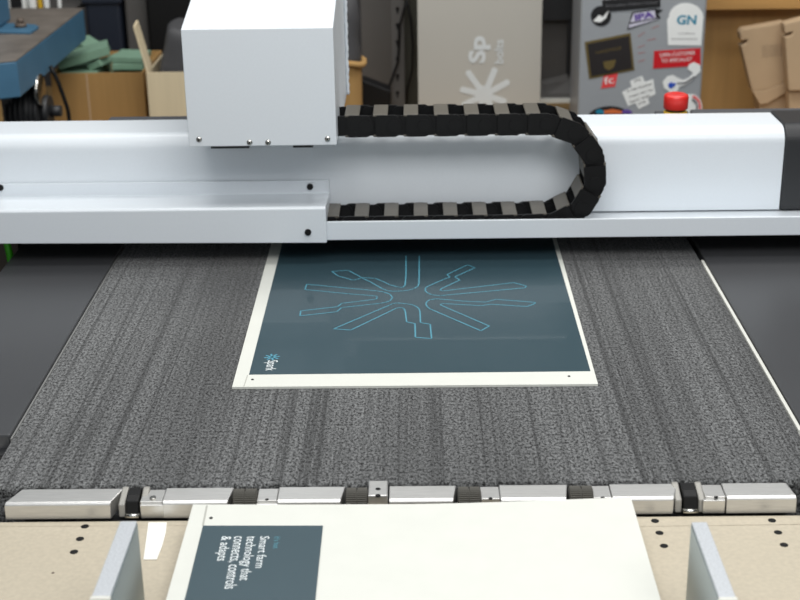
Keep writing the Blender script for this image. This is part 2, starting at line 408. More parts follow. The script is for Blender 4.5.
q4 = pz([(249, 374.5), (590.5, 371), (557.3, 256), (279, 256)], ZB+e)
k = .735/(q4[2]-q4[1]).length
q4[2] = q4[1]+(q4[2]-q4[1])*k; q4[3] = q4[0]+(q4[3]-q4[0])*(.735/(q4[3]-q4[0]).length)
MB().prism([p-V((0, 0, e)) for p in q4], (0, 0, e)).build('print_area', M['ink'], bd)
ZP = ZB+e+.0003
def lines(paths, w, z, m_, parent, name):
    mb = MB()
    for pts, cl in paths:
        P = pz(pts, z); mb.line([(p.x, p.y) for p in P], w, V((0, 0, z)), V((1, 0, 0)), V((0, 1, 0)), V((0, 0, 1)), 0, cl)
    for f in mb.b.faces:
        f.normal_update()
        if f.normal.z < 0: f.normal_flip()
    return mb.build(name, m_, parent, fix=False)
S = [
 ([(406, 256), (406, 275), (405, 285.3), (402.5, 287.4), (399, 287.3), (390, 284.8), (382, 281), (375, 278.3), (361.7, 277.5), (348.3, 270.3), (331.7, 271.3), (338, 275.8), (353.3, 280.2), (361.7, 277.8), (370, 281.7), (383, 289), (388, 290.7), (393, 291.3), (403, 290.9), (409, 290), (414, 288.6), (418, 286.2), (419, 283), (419.3, 256)], False),
 ([(306.7, 284.2), (376.7, 290.8), (384, 292), (390, 294.2), (392.5, 297.5), (390, 300.8), (385, 302.5), (380, 303.3), (341.7, 307.5), (336.7, 311.7), (300, 315.8), (300.8, 310.8), (337.5, 306.7), (341.7, 303.3), (375.8, 299.2), (377.5, 297.2), (376, 296), (348.3, 293.7), (305, 289.5)], True),
 ([(333.7, 328.8), (390, 304.9), (393, 303.6), (397, 303), (406.7, 303.7), (412, 304.6), (416.7, 306.7), (419.2, 309), (420, 312), (420.5, 322.6), (430.2, 324.2), (431.6, 338.6), (415.4, 337.2), (415, 323.6), (406.7, 321.9), (405.2, 311), (404, 308.5), (401.7, 307.6), (396.7, 308), (350.8, 330)], True),
 ([(475, 267.7), (467.4, 264.8), (447, 274.5), (450, 277), (443.7, 279.3), (428.6, 285.8), (425.4, 288), (425.4, 291), (428, 293.2), (432, 294.7), (440.4, 295.6), (524.7, 287.8), (526.4, 286), (513.8, 282.6), (443, 290.9), (440.4, 290.3), (441, 288.8), (459.8, 280), (454.7, 276.9)], True),
 ([(426, 304), (426.9, 301.5), (430, 299.6), (435.3, 298.7), (470, 301.6), (486, 302), (496, 299.3), (534.9, 302.3), (534.9, 303.4), (527.3, 306.5), (491, 304.2), (480.9, 305.7), (445, 303.6), (441.5, 303.8), (440.4, 304.9), (489.3, 326), (480.9, 330.7), (430.3, 309), (427, 306.6)], True),
]
tag(lines(S, .0024, ZP, M['cyan'], bd, 'starburst_outline'), 'thin cyan outline of the starburst logo')
for px, py in ((252.5, 379.3), (569, 376)):
    p = onz(px, py, ZP); MB().cyl(p-V((0, 0, .0004)), p+V((0, 0, .0001)), .0022, 12).build('register_mark', M['hole'], bd)
lines([([(244, 386), (247.5, 375)], False)], .0012, ZP, M['boardedge'], bd, 'crease')
def textz(body, px, py, z, px2, py2, width, height, m_, parent, name='lettering'):
    """writing on a level surface, read in the direction of the second point"""
    O = onz(px, py, z); u = (onz(px2, py2, z)-O); u.z = 0; u.normalize(); v = V((-u.y, u.x, 0))
    return MB().text(body, O, u, v, width=width, height=height).build(name, m_, parent, fix=False)
textz('Spark', 268, 360.4, ZP, 265.3, 370.7, .040, .022, M['inkwhite'], bd)
o_ = onz(272, 357, ZP)
mb = MB()
for kk in range(4):
    t = math.pi*kk/4+.2; mb.line([(-.012*math.cos(t), -.012*math.sin(t)), (.012*math.cos(t), .012*math.sin(t))], .003, o_, V((1, 0, 0)), V((0, 1, 0)), V((0, 0, 1)), 0)
mb.build('logo_mark', M['cyan'], bd, fix=False)

# front board on the feed table
ZT = .826                                   # feed table height
T2 = .005
ZR = Z0+.0005                               # top of the feed rail
z_f = ZR+.0015+T2
P0 = onz(193, 505, z_f); P1 = onz(630.5, 502.5, z_f)
def tilt(p, y):                             # height of the leaning board at distance y
    return z_f - (P0.y-y)*(z_f-(ZT+T2+.001))/.86
def onboard(px, py):
    z = z_f
    for _ in range(6): q = onz(px, py, z); z = tilt(None, q.y)
    return V((q.x, q.y, z))
Q0 = onboard(166, 600); Q1 = onboard(660, 600)
dl = (Q0-P0).normalized(); dr = (Q1-P1).normalized()
E0 = P0+dl*.85; E1 = P1+dr*.85
fb = thing('printed_board', (P0.x+.3, P0.y-.4, ZT), 'large white board with a dark text block, lying on the beige feed table', 'printed board')
def bow(u, v): return max(0, 1-v*1.6)**2*(0.0072*max(0, (u-.5)/.5)**1.5 - .0012*math.sin(math.pi*min(1, u*1.1))+.0008)
mb = MB(); mb.b.free(); mb.b = board_surface(P0, P1, E0, E1, T2, 24, 16, bow); mb.build('board', M['board'], fb)
K = [onboard(*p) for p in ((203, 526.5), (323, 526.5), (315.5, 600))]
kl = (onboard(190.3, 578)-K[0]).normalized(); kr = (K[2]-K[1]).normalized()
up1 = V((0, 0, .0014))
K4 = [K[0], K[1], K[1]+kr*.33, K[0]+kl*.33]
MB().prism(K4, up1).build('print_area', M['ink'], fb)
up2 = V((0, 0, .0017))
def tb(body, px, py, px2, py2, w, h, m_):
    O = onboard(px, py); u = (onboard(px2, py2)-O); w_ = u.length if w is None else w; u.normalize(); v = V((0, 0, 1)).cross(u).normalized()
    return MB().text(body, O+up2, u, v, width=w_, height=h).build('lettering', m_, fb, fix=False)
tb('Smart farm', 260.6, 537.5, 255.2, 569, None, .0115, M['inkwhite'])
tb('technology that', 247.3, 537.5, 239.6, 581.5, None, .0165, M['inkwhite'])
tb('connects, controls', 234.5, 537.5, 224.5, 590, None, .0165, M['inkwhite'])
tb('& adapts', 222, 537.5, 217, 562, None, .0165, M['inkwhite'])
tb("It's hot", 274.6, 538, 273.2, 549.5, None, .0075, M['cyan_dim'])
for px, py in ((211, 518.5), (571.5, 514.5), (599, 513)):
    p = onboard(px, py); p.z += .0002 if px < 300 else .0005
    MB().cyl(p, p+V((0, 0, .001)), .0024, 12).build('register_mark', M['hole'], fb)
c1 = onboard(207, 506); c2 = onboard(203, 526)
mb = MB(); w = V((.0012, 0, 0)); mb.prism([c1-w, c1+w, c2+w, c2-w], (0, 0, .001)); mb.build('crease', M['boardedge'], fb)

# ================================================================ feed table
TF = onz(400, 518.3, ZT).y
ft = thing('feed_table', (0, 1.2, 0), 'beige metal feed table in front of the belt with rows of small holes', 'feed table')
MB().box(-.95, .95, .70, TF, ZT-.03, ZT).build('table_plate', M['table'], ft, bevel=.002)
MB().box(-.93, .93, .74, TF-.02, .05, ZT-.031).build('base_cabinet', M['dark'], ft)
for px, py in ((85, 526.5), (80, 539), (74, 552), (655, 521), (659.5, 533), (664, 546), (772, 520.5), (778, 532.5), (784, 545), (53, 573)):
    p = onz(px, py, ZT); r = .0052 if py < 560 else .0018
    MB().cyl(p-V((0, 0, .002)), p+V((0, 0, .0004)), r, 24).build('hole', M['hole'] if py < 560 else M['brown'], ft)
lines([([(0, 526), (190, 525)], False), ([(640, 526), (800, 524)], False)], .0016, ZT+.0004, M['table'], ft, 'groove')
tp = pz([(148.5, 523), (166.8, 523), (166, 533), (162.5, 546), (157, 560), (143.5, 560)], ZT+.0004)
tag(MB().prism(tp, (0, 0, .0012)).build('paper_tape', M['tape']), 'torn piece of white tape stuck on the table left of the front board', 'tape')

# side guides standing on the table
zg = .950
for name, q, lab in (('side_guide', [(120.5, 521), (139, 521), (108.5, 597), (90, 597)], 'upright metal side guide on the table, left of the front board'),
                     ('side_guide', [(688.5, 522), (705, 522), (739.5, 598), (721.5, 598)], 'upright metal side guide on the table, right of the front board')):
    P = pz(q, zg); t = thing(name, ((P[0].x+P[1].x)/2, P[0].y-.08, ZT), lab, 'side guide', 'side guides')
    x0 = (P[0].x+P[3].x)/2; x1 = (P[1].x+P[2].x)/2; ya = P[0].y; yb = P[3].y
    MB().box(x0, x1, yb, ya, ZT+.001, zg-.003).build('guide_body', M['guide'], t, bevel=.001)
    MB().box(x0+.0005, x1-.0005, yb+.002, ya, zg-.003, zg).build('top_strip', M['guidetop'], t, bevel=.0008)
    MB().box(x0-.0005, x1+.0005, yb-.004, yb+.0015, zg-.02, zg+.0006).build('end_lip', M['strip'], t, bevel=.0008)

# ================================================================ feed rail
rail = thing('feed_rail', (0, 1.74, Z0-.05), 'row of aluminium bars and grey rollers between the belt and the feed table', 'feed rail')
YRN = onz(60, 502, ZR).y; YRF = onz(60, 487.3, ZR).y
zfb = ony(60, 519, YRN).z
MB().box(onz(24, 496, ZR).x, onz(790, 496, ZR).x, YRN+.008, YRF-.002, zfb-.05, zfb+.0015).build('rail_base', M['dark'], rail)
def barseg(pxa, pxb, cham_l=0, cham_r=0, lab=None):
    py = 496
    xa = onz(pxa, py, ZR).x; xb = onz(pxb, py, ZR).x
    ztr = ZR-.001
    # profile: flat top, rounded nose, upright front
    mb = MB()
    pr = [(YRF, zfb+.002), (YRF, ztr-.003), (YRF-.003, ztr), (YRN+.004, ztr-.0005), (YRN+.0012, ztr-.002), (YRN, ztr-.0045), (YRN-.0015, zfb)]
    mb.prism([(xa, y, z) for y, z in pr], (xb-xa, 0, 0))
    for v_ in mb.b.verts:
        t = (YRF-v_.co.y)/(YRF-YRN)
        if cham_l and v_.co.x < (xa+xb)/2: v_.co.x -= cham_l*max(0, min(1, t))
        if cham_r and v_.co.x > (xa+xb)/2: v_.co.x -= cham_r*max(0, t)
    o = mb.build('bar', M['alu'], rail, bevel=.0012)
    MB().box(xa+.003-(cham_l*.5), xb-.003-cham_r*.8, YRN-.0018, YRN-.0014, zfb+.004, ztr-.007).build('polished_face', M['steel'], o) if False else None
    return o
for pa, pb, cl, cr in ((19, 121, .016, .012), (163.5, 232, 0, .005), (277.5, 344.5, 0, .005), (389, 457, 0, .005), (500.5, 570, 0, .005), (612.5, 683, 0, .012), (727, 793, 0, -.006)):
    barseg(pa, pb, cl, cr)
def plate(pxa, pxb, hole=None, dz=-.003, screw=None):
    xa = onz(pxa, 496, ZR).x; xb = onz(pxb, 496, ZR).x
    o = MB().box(xa, xb, YRN+.004, YRF-.003, zfb+.002, ZR+dz).build('mounting_plate', M['alu'], rail, bevel=.001)
    p = onz(*(hole or ((pxa+pxb)/2, 498)), ZR+dz)
    if screw:
        MB().cyl(p, p+V((0, 0, .0025)), .0042, 16).build('screw', M['steel'], o)
    else:
        MB().cyl(p-V((0, 0, .001)), p+V((0, 0, .0003)), .0026, 16).build('hole', M['hole'], o)
plate(141, 163, (153, 498.5), screw=True)
for pa, pb in ((257, 277), (481, 500), (593.5, 612), (706, 726.5)):
    plate(pa, pb, ((pa+pb)/2, 499.5-(pa-257)*.0055))
for pa, pb in ((141, 163), (257, 277), (706, 726.5), (593.5, 612)):      # lower polished fronts below the plates
    xa = onz(pa-1, 500, ZR).x; xb = onz(pb+(1), 500, ZR).x
    MB().box(xa, xb, YRN-.0005, YRN+.0055, zfb, ZR-.006).build('front_strip', M['alu'], rail, bevel=.001)
# taller pale tab with an oval slot
p = onz(378, 494, ZR)
tbx = MB().box(p.x-.0128, p.x+.0128, YRN+.001, YRF+.002, zfb+.002, ZR+.005).build('sensor_tab', M['alu'], rail, bevel=.0015)
tag(tbx, 'pale upright tab with two holes')
for py in (489, 495.5):
    c0 = onz(378, py, ZR+.005); MB().cyl(c0-V((0, 0, .001)), c0+V((0, 0, .0003)), .0035, 16).build('hole', M['hole'], tbx)
# ribbed rubber rollers
rx = (YRF+YRN)/2-.004
for pa, pb in ((234, 256), (346.5, 367), (458.5, 480), (570.5, 593)):
    xa = onz(pa, 496, ZR).x; xb = onz(pb, 496, ZR).x
    mb = MB(); nseg = 36; rad = .0165; ctr = V((0, rx, ZR-.010))
    for sa, sb in ((0, .47), (.53, 1)):
        A_ = []; B_ = []
        for k in range(nseg*2):
            t = 2*math.pi*k/(nseg*2); r = rad if k % 2 else rad*.93
            A_.append(ctr+V((xa+(xb-xa)*sa, r*math.cos(t), r*math.sin(t)))); B_.append((xb-xa)*(sb-sa))
        mb.prism(A_, ((xb-xa)*(sb-sa), 0, 0))
    mb.cyl((xa-.001, rx, ZR-.010), (xb+.001, rx, ZR-.010), rad*.85)
    mb.build('roller', M['roller'], rail)
# tall black drive belts in bright cheeks, outermost on each side
for pa, pb, sk in ((125.5, 138, 0), (685.5, 700, .004)):
    c0 = onz((pa+pb)/2, 500, ZR); xa = onz(pa, 500, ZR).x; xb = onz(pb, 500, ZR).x
    o = MB().prism([(xa, YRN+.002, ZR-.024), (xb, YRN+.002, ZR-.024), (xb+sk, YRN+.012, ZR+.004), (xb+sk, YRF, ZR+.005), (xa+sk, YRF, ZR+.005), (xa+sk, YRN+.012, ZR+.004)][:4]+[], (0, 0, .0)) if False else None
    pr = [(YRN-.002, zfb+.004), (YRN+.004, ZR-.002), (YRN+.014, ZR+.002), (YRF-.006, ZR+.002), (YRF-.004, ZR-.002), (YRF-.004, zfb+.004)]
    tag(MB().prism([(xa, y, z) for y, z in pr], (xb-xa, 0, 0)).build('drive_belt', M['black'], rail, bevel=.0015), 'black rubber drive belt')
    for x0 in (xa-.0105, xb+.0012):
        wdt = .009
        MB().prism([(x0, y, z) for y, z in [(YRN+.002, zfb), (YRN+.004, ZR-.007), (YRF-.006, ZR+.001), (YRF, ZR+.001), (YRF, zfb)]], (wdt, 0, 0)).build('cheek', M['cheek'], rail, bevel=.002)
    MB().cyl((xa-.001, YRN-.001, zfb+.004), (xb+.001, YRN-.001, zfb+.004), .004).build('axle', M['steel'], rail)

# ================================================================ behind the printer
BZ = .60
bench = thing('workbench', (0, 4.6, 0), 'long low wooden workbench behind the printer carrying boxes and the grey cabinet', 'workbench')
MB().box(-1.9, 1.9, 4.2, 5.3, BZ-.04, BZ).build('bench_top', M['wood'], bench, bevel=.003)
for x in (-1.85, 1.79):
    for y in (4.25, 5.19): MB().box(x, x+.06, y, y+.06, 0, BZ-.041).build('leg', M['dark'], bench)

# --- grey cabinet with stickers
YK = 4.25
cx0 = ony(579.5, 60, YK).x; cx1 = ony(703.5, 60, YK).x
cb = thing('sticker_cabinet', ((cx0+cx1)/2, YK+.15, BZ), 'grey metal cabinet covered in stickers standing on the bench', 'cabinet')
MB().box(cx0, cx1, YK, YK+.24, BZ+.001, 1.46).build('cabinet_body', M['cab'], cb, bevel=.008)
NY = V((0, -1, 0))
layer = [0]
def sty(pts, m_, parent=cb, name='sticker', lab=None, y=None, th=.0012):
    """flat shape stuck on an upright face, outline in photo positions"""
    layer[0] += 1
    y = (YK if y is None else y)
    P = [ony(px, py, y) for px, py in pts]
    o = MB().prism([p-V((0, .0002, 0)) for p in P], (0, -th, 0)).build(name, m_, parent)
    if lab: tag(o, lab)
    return o
def txy(body, px, py, px2, py2, hpx, m_, parent, y=None, lift=.0022, bold=0):
    y = YK if y is None else y
    O = ony(px, py, y); u = ony(px2, py2, y)-O; L2 = u.length; u.normalize(); v = u.cross(NY)*-1
    if v.z*u.x < 0 and abs(u.x) > .3: v = -v
    h = (ony(px, py-hpx, y)-ony(px, py, y)).length
    return MB().text(body, O+NY*lift, u, v, width=L2, height=h, bold=bold).build('lettering', m_, parent, fix=False)
def circ(cx, cy, r, n=28, ry=None): return [(cx+r*math.cos(2*math.pi*k/n), cy+(ry or r)*math.sin(2*math.pi*k/n)) for k in range(n)]
s_ = sty(circ(601, 16, 10.2), M['s_black'], lab='round black sticker')
sty([(593, 21), (599, 15), (603, 17), (609, 10), (606, 18), (601, 22), (597, 22)], M['s_white'], s_, 'emblem', y=YK-.0014)
s_ = sty([(602, 0), (660, -4), (660.5, 7), (603, 12)], M['s_black'], y=YK-.0013, lab='black banner sticker')
txy('Innovation Makers United', 606, 6.8, 657, 3.2, 2.6, M['s_grey'], s_, lift=.0036)
s_ = sty([(632, 12), (655, 8.5), (663, 10), (658, 14), (661, 18), (627, 30)], M['s_black'], lab='purple lettered ribbon sticker')
sty([(633.5, 13.5), (654.5, 10.2), (656, 17.6), (630, 22.6)], M['s_lilac'], s_, 'upper_band', y=YK-.0014)
sty([(629.5, 24.2), (657.5, 18.6), (658.4, 18.6), (628.5, 28.2)], M['s_lilac'], s_, 'lower_band', y=YK-.0014)
txy('IPA', 635, 20.4, 654, 16.6, 6.5, M['s_purple'], s_, lift=.0032, bold=.05)
s_ = sty([(584.5, 42), (630.5, 32.8), (634.5, 70), (589, 79)], M['s_gold'], lab='dark square sticker with a gold border')
sty([(587.4, 44), (629, 35.8), (632.2, 68.3), (591.2, 76.3)], M['s_dark'], s_, 'dark_field', y=YK-.0014)
txy('HANDMADE', 596, 54, 621.5, 49, 3, M['s_gold'], s_, lift=.0032)
sty([(603, 62), (616, 59.5), (614, 67), (609, 70.5), (604.5, 68)], M['s_gold'], s_, 'emblem', y=YK-.0026, th=.0006)
s_ = sty([(668, 45), (667, 20)]+[(686+17.2*math.cos(t)*1, 17-14*math.sin(t)) for t in [math.pi-math.pi*k/12 for k in range(13)]]+[(701, 45.5)][:1], M['s_white'], lab='white arched badge sticker')
txy('GN', 676.5, 24, 696, 24, 9.5, M['s_teal'], s_, bold=.03)
txy('certified', 678, 34, 694, 34, 1.6, M['s_grey'], s_)
txy('environmental', 671.5, 39.5, 697, 39.5, 1.8, M['s_grey'], s_)
s_ = sty([(654, 51), (700.5, 48), (700.5, 65.5), (653, 68.5)], M['s_red'], lab='red label with two lines of white text')
txy('OPEN CUSTOMER', 659.5, 57, 695, 54.4, 3.8, M['s_white'], s_)
txy('TO SPECIALIST', 661, 62.6, 692, 60.6, 3.6, M['s_white'], s_)
s_ = sty([(604, 75), (618, 72.5), (615, 86.5), (601, 88.5)], M['s_pink'], lab='small pink red sticker')
txy('fc', 604.5, 84.5, 614, 82.8, 7.5, M['s_white'], s_)
s_ = sty([(630, 81), (642, 76), (645, 82), (653, 79), (655.5, 94), (648, 98), (649.5, 103.5), (638.5, 109), (635.5, 103), (628, 106), (622, 92), (631.5, 87)], M['s_white'], lab='white stepped sticker with lines of small text')
for a_, b2, t_ in (((634, 82), (641, 80), 'this'), ((627, 92), (652, 84.6), 'is not human'), ((629, 97.6), (653, 90), 'made this by'), ((630, 103), (650, 96.4), 'hand with'), ((639, 105), (646, 102), 'ink')):
    txy(t_, a_[0], a_[1], b2[0], b2[1], 2.6, M['s_black'], s_)
bone = [(664, 88), (662.5, 82), (667, 76.5), (673, 75), (678, 78), (683, 80), (689, 77.5), (693, 73), (687.5, 69), (689, 64.5), (694, 62), (700, 65), (700.5, 71), (697, 74.5), (692, 80), (685, 85), (679, 86.5), (677.5, 91), (670, 92.5)]
s_ = sty(bone, M['s_white'], y=YK-.0013, lab='white robot arm shaped sticker')
sty([(668, 84), (671, 82), (673, 83), (676, 83), (674.5, 86), (671, 88.5), (668.5, 87)], M['s_blue'], s_, 'blue_spot', y=YK-.0027)
sty([(677, 82.6), (685, 82), (694, 76), (695, 77), (685.4, 83.6), (677, 84)], M['s_grey'], s_, 'outline', y=YK-.0027)
s_ = sty(circ(610, 121, 24, 36, 15), M['s_dark'], lab='large dark round sticker')
for k, (mm, x0, x1) in enumerate((('s_orange', 604, 622), ('s_teal', 596, 604), ('s_purple', 622, 632))):
    sty([(x0, 113.5), (x0, 110.5), ((x0+x1)/2, 109), (x1, 111), (x1, 113.5)], M[mm], s_, 'colour_patch', y=YK-.0014)
s_ = sty(circ(691, 107, 11, 28, 13), M['s_white'], lab='round white sticker with orange rim')
ring = [(691+10*math.cos(t), 107+12*math.sin(t)) for t in [R(-80+k*10) for k in range(12)]]; ring += [(691+8*math.cos(t), 107+9.6*math.sin(t)) for t in [R(30-k*10) for k in range(12)]]
sty(ring, M['s_pink'], s_, 'rim', y=YK-.0014)
ring = [(691+7*math.cos(t), 107+8.6*math.sin(t)) for t in [R(-80+k*10) for k in range(12)]]; ring += [(691+5*math.cos(t), 107+6*math.sin(t)) for t in [R(30-k*10) for k in range(12)]]
sty(ring, M['s_grey'], s_, 'inner_ring', y=YK-.0014)
mk = MB()
fm = []
for x0, y0_, x1, y1 in ((638, 37, 645, 32.5), (652, 29, 659, 26), (647, 41, 656, 39), (638, 48, 645, 45.5), (638, 54, 645, 52.5), (638, 62.5, 645, 60)):
    pa = ony(x0, y0_, YK); pb = ony(x1, y1, YK); dz_ = V((0, 0, .0028)); mk.prism([pa, pb, pb+dz_, pa+dz_], (0, -.0006, 0))
tag(mk.build('faint_writing', M['s_faint'], cb), 'small faint red and grey marks')

# --- tall beige sheet with a starburst
YS = 4.4
sx0 = ony(418, 60, YS).x; sx1 = ony(541, 60, YS).x
sh = thing('plastic_sheet', ((sx0+sx1)/2, YS, BZ), 'tall beige plastic sheet with a frosted white starburst standing on the bench', 'plastic sheet')
MB().box(sx0, sx1, YS, YS+.008, BZ+.001, 1.5).build('sheet', M['sheet'], sh)
mb = MB(); c0 = ony(484.5, 95, YS)
px2m = (ony(500, 90, YS)-ony(484, 90, YS)).x/16
thk = .0008
for ang, L1, w1 in ((125, 29, 6), (68, 28, 6), (28, 27, 6), (165, 24, 6), (205, 24, 6)) + ((-20, 22, 6), (-60, 22, 6), (-110, 22, 6), (95, 8, 9)) + () if True else ((125, 26, 4.2), (68, 25, 4.2), (28, 27, 4.2), (165, 22, 4.2), (205, 20, 4), (-20, 20, 4), (-60, 22, 4), (-110, 22, 4), (95, 8, 7), (0, 10, 8), (180, 10, 8)):
    t = R(ang); d = V((math.cos(t), 0, math.sin(t))); n_ = V((-d.z, 0, d.x))
    thk += .0001; st = c0+V((0, -.0002, 0)); en = st+d*L1*px2m; wv = n_*w1*.5*px2m
    mb.prism([st-wv, en-wv*.9, en+d*1.5*px2m+wv*.2, en+wv*1.1, st+wv], (0, -thk, 0))
mb.build('starburst', M['frost'], sh)
def tyup(body, px, py, hpx, wpx, m_, bold=.02):
    O = ony(px, py, YS)+V((0, -.0016, 0)); u = V((0, 0, 1)); v = V((-1, 0, 0))
    return MB().text(body, O, u, v, width=wpx*px2m, height=hpx*px2m, bold=bold).build('lettering', m_, sh, fix=False)
tyup('Sp', 484.5, 63, 22, 27, M['frost'], .04); tyup('bolts', 503, 63.5, 9, 24, M['frost'])

# --- steel frame between sheet and cabinet
fr = thing('steel_rack', (ony(560, 60, 4.6).x, 4.6, BZ), 'dark grey steel rack between the beige sheet and the grey cabinet', 'rack')
fx0 = ony(538, 60, 4.6).x; fx1 = ony(584, 60, 4.6).x; fxm = ony(568, 60, 4.6).x
MB().box(fx0, fx1, 4.62, 4.63, ony(560, 99, 4.6).z, 1.5).build('back_plate', M['greysteel'], fr)
MB().box(fxm-.004, fxm+.004, 4.585, 4.62, ony(560, 72, 4.6).z, 1.5).build('post', M['dark'], fr)
MB().box(fx0, fx1, 4.58, 4.62, ony(560, 19, 4.6).z, 1.5).build('upper_panel', M['dark'], fr)
MB().prism([V((fx0, 4.52, ony(543, 99, 4.52).z)), V((fx1, 4.52, ony(580, 98, 4.52).z)), V((fx1, 4.61, ony(580, 70, 4.6).z)), V((fx0, 4.61, ony(543, 82, 4.6).z))], (0, .008, -.004)).build('sloping_tray', M['greysteel'], fr)
MB().box(fx0, fx1, 4.50, 4.525, ony(560, 103, 4.5).z, ony(560, 99.5, 4.5).z).build('pale_rail', M['strip'], fr)
for x in (fx0, fx1-.02): MB().box(x, x+.02, 4.59, 4.62, BZ+.001, ony(560, 98, 4.6).z).build('foot', M['dark'], fr)

# --- wooden shelf unit on the right
YW = 4.75
ws = thing('wooden_shelf_unit', (ony(760, 60, YW).x, YW, BZ), 'plywood shelf unit behind the cardboard inserts at the right', 'shelf unit')
wx0 = ony(690, 60, YW).x; wx1 = wx0+.75
MB().box(wx0, wx1, YW, YW+.018, BZ+.001, ony(750, 9, YW).z).build('back_panel', M['wood'], ws)
zt_ = ony(750, 9.5, YW-.1).z
MB().box(wx0, wx1, YW-.10, YW+.02, zt_, zt_+.04).build('shelf_board', M['woodedge'], ws, bevel=.002)
MB().box(wx0, wx1, YW+.0, YW+.018, zt_+.041, 1.6).build('upper_panel', M['wood'], ws)

# --- kraft inserts leaning
def insert(cx, outline, y, lab, printed):
    P = [ony(px, py, y) for px, py in outline]
    lo = min(p.z for p in P)
    t = thing('cardboard_insert', (P[0].x, y, BZ), lab, 'cardboard insert', 'kraft cardboard inserts')
    MB().prism(P, (0, .05, 0)).build('panel', M['kraft'], t, bevel=.004)
    return t, P
t1, _ = insert(0, [(740, 33), (743, 29.5), (785, 22), (790, 60), (784.5, 82), (766, 90), (752, 91), (741, 46), (747, 43), (748, 40), (741, 40.5)], 4.50, 'kraft cardboard insert with printed text leaning against the plywood, left one', True)
tag(t1.children[0], None)
pA = [ony(px, py, 4.52) for px, py in ((756, 91), (767, 90.5), (785, 82), (787, 95), (786, 116), (764, 116))]
for q in pA[-2:]: q.z = BZ+.001
MB().prism(pA, (0, .08, 0)).build('lower_flap', M['kraft'], t1, bevel=.003)
pB = [ony(px, py, 4.498) for px, py in ((752, 91), (766, 90), (785, 82), (786, 93), (767, 104), (760, 105))]
MB().prism(pB, (0, .02, 0)).build('folded_edge', M['kraft'], t1, bevel=.003)
for k in range(5):
    yy_ = 47+k*2.6
    o = txy('handle with great care', 762, yy_, 783, yy_-2.2, 1.5, M['brown'], t1, y=4.499, lift=.001)
t2, _ = insert(0, [(784, 24), (806, 18), (830, 18), (830, 91), (789, 91), (785, 37), (792, 35), (793, 32), (785, 34)], 4.42, 'kraft cardboard insert cut off by the right edge of the photo', False)
pA = [ony(px, py, 4.44) for px, py in ((789, 91), (830, 91), (830, 116), (791, 116))]
for q in pA[-2:]: q.z = BZ+.001
MB().prism(pA, (0, .05, 0)).build('lower_flap', M['kraft'], t2, bevel=.003)

# --- emergency stop on the rear housing
ez = ony(675, 115.5, YT+.06).z
p = ony(675, 117, YT+.06)
es = thing('emergency_stop', (p.x, YT+.06, ez), 'red mushroom emergency stop button on a yellow base behind the beam', 'emergency stop button')
px_ = (ony(690, 105, YT+.06)-ony(664, 105, YT+.06)).x/26
MB().box(p.x-.035, p.x+.035, YT+.004, YT+.11, zbot+.03, ez-.001).build('button_box', M['housing'], es, bevel=.004)
MB().lathe((p.x, YT+.06, ez-.001), [(11.5*px_, 0), (11.5*px_, 5*px_), (8*px_, 5.4*px_)]).build('base_ring', M['yellow'], es)
MB().lathe((p.x, YT+.06, ez+.0112), [(9.5*px_, 0), (10*px_, 1.5*px_)]).build('collar', M['dark'], es)
MB().lathe((p.x, YT+.06, ez+.015), [(11.5*px_, 0), (12.2*px_, 1.2*px_), (12.3*px_, 12*px_), (11.6*px_, 14*px_), (9.5*px_, 15*px_), (6*px_, 14.4*px_), (1*px_, 14.2*px_)]).build('button_cap', M['red'], es)

# --- blue machine table at the left
ZM = 1.03
bm_ = thing('bench_machine', (-1.3, 3.9, 0), 'blue painted workshop machine with a worn grey metal table at the left', 'machine')
k0 = onz(16.5, 60, ZM); k1 = onz(83.5, 8, ZM); k2 = onz(-5, 62.2, ZM)
ks = k2 + (k2-k0).normalized()*.45; kb = k1+V((-.55, .03, 0))
zb0 = ony(17, 97.5, k0.y).z
poly = [ks, k0, k1, kb]
MB().prism([(q.x, q.y, zb0) for q in poly], (0, 0, ZM-zb0-.0035)).build('table_body', M['blue'], bm_, bevel=.004)
MB().prism([(q.x, q.y, ZM-.003) for q in poly], (0, 0, .003)).build('table_top', M['castiron'], bm_, bevel=.001)
fl = [onz(px, py, ZM) for px, py in ((-25, 33), (4, 34), (31, 34.5), (39, 29), (36, 27), (-20, 24))]
MB().prism(fl, (0, 0, .008)).build('column_base', M['blue'], bm_, bevel=.002)
cb0 = onz(-1, 31, ZM)
MB().box(cb0.x-.06, onz(2.5, 30, ZM).x, cb0.y-.01, cb0.y+.12, ZM+.008, 1.6).build('column', M['blue'], bm_, bevel=.01)
nb = onz(21, 27, ZM+.008)
mb = MB(); mb.cyl(nb, nb+V((0, 0, .012)), .019, 6); mb.cyl(nb+V((0, 0, .012)), nb+V((0, 0, .026)), .010, 16)
mb.build('clamp_nut', M['brown'], bm_)
# under the table: motor and legs
mx_ = ony(42, 95, 3.9)
mb = MB(); mb.cyl((mx_.x-.09, 3.9, ZM-.195), (mx_.x+.0, 3.9, ZM-.195), .07, 32); mb.cyl((mx_.x, 3.9, ZM-.195), (mx_.x+.02, 3.9, ZM-.195), .045, 24); mb.cyl((mx_.x+.02, 3.9, ZM-.195), (mx_.x+.05, 3.9, ZM-.195), .016, 16)
for kk in range(6): mb.cyl((mx_.x-.08+kk*.014, 3.9, ZM-.195), (mx_.x-.073+kk*.014, 3.9, ZM-.195), .075, 32)
mb.build('motor', M['dark'], bm_)
MB().cyl((mx_.x+.0, 3.86, ZM-.125), (mx_.x+.012, 3.86, ZM-.125), .045, 24).build('pulley', M['steel'], bm_)
MB().box(mx_.x-.10, mx_.x-.07, 3.84, 3.90, .55, zb0).build('motor_bracket', M['greysteel'], bm_)
MB().box(-1.75, mx_.x-.03, 3.65, 4.1, 0, .56).build('machine_base', M['dark'], bm_, bevel=.01)
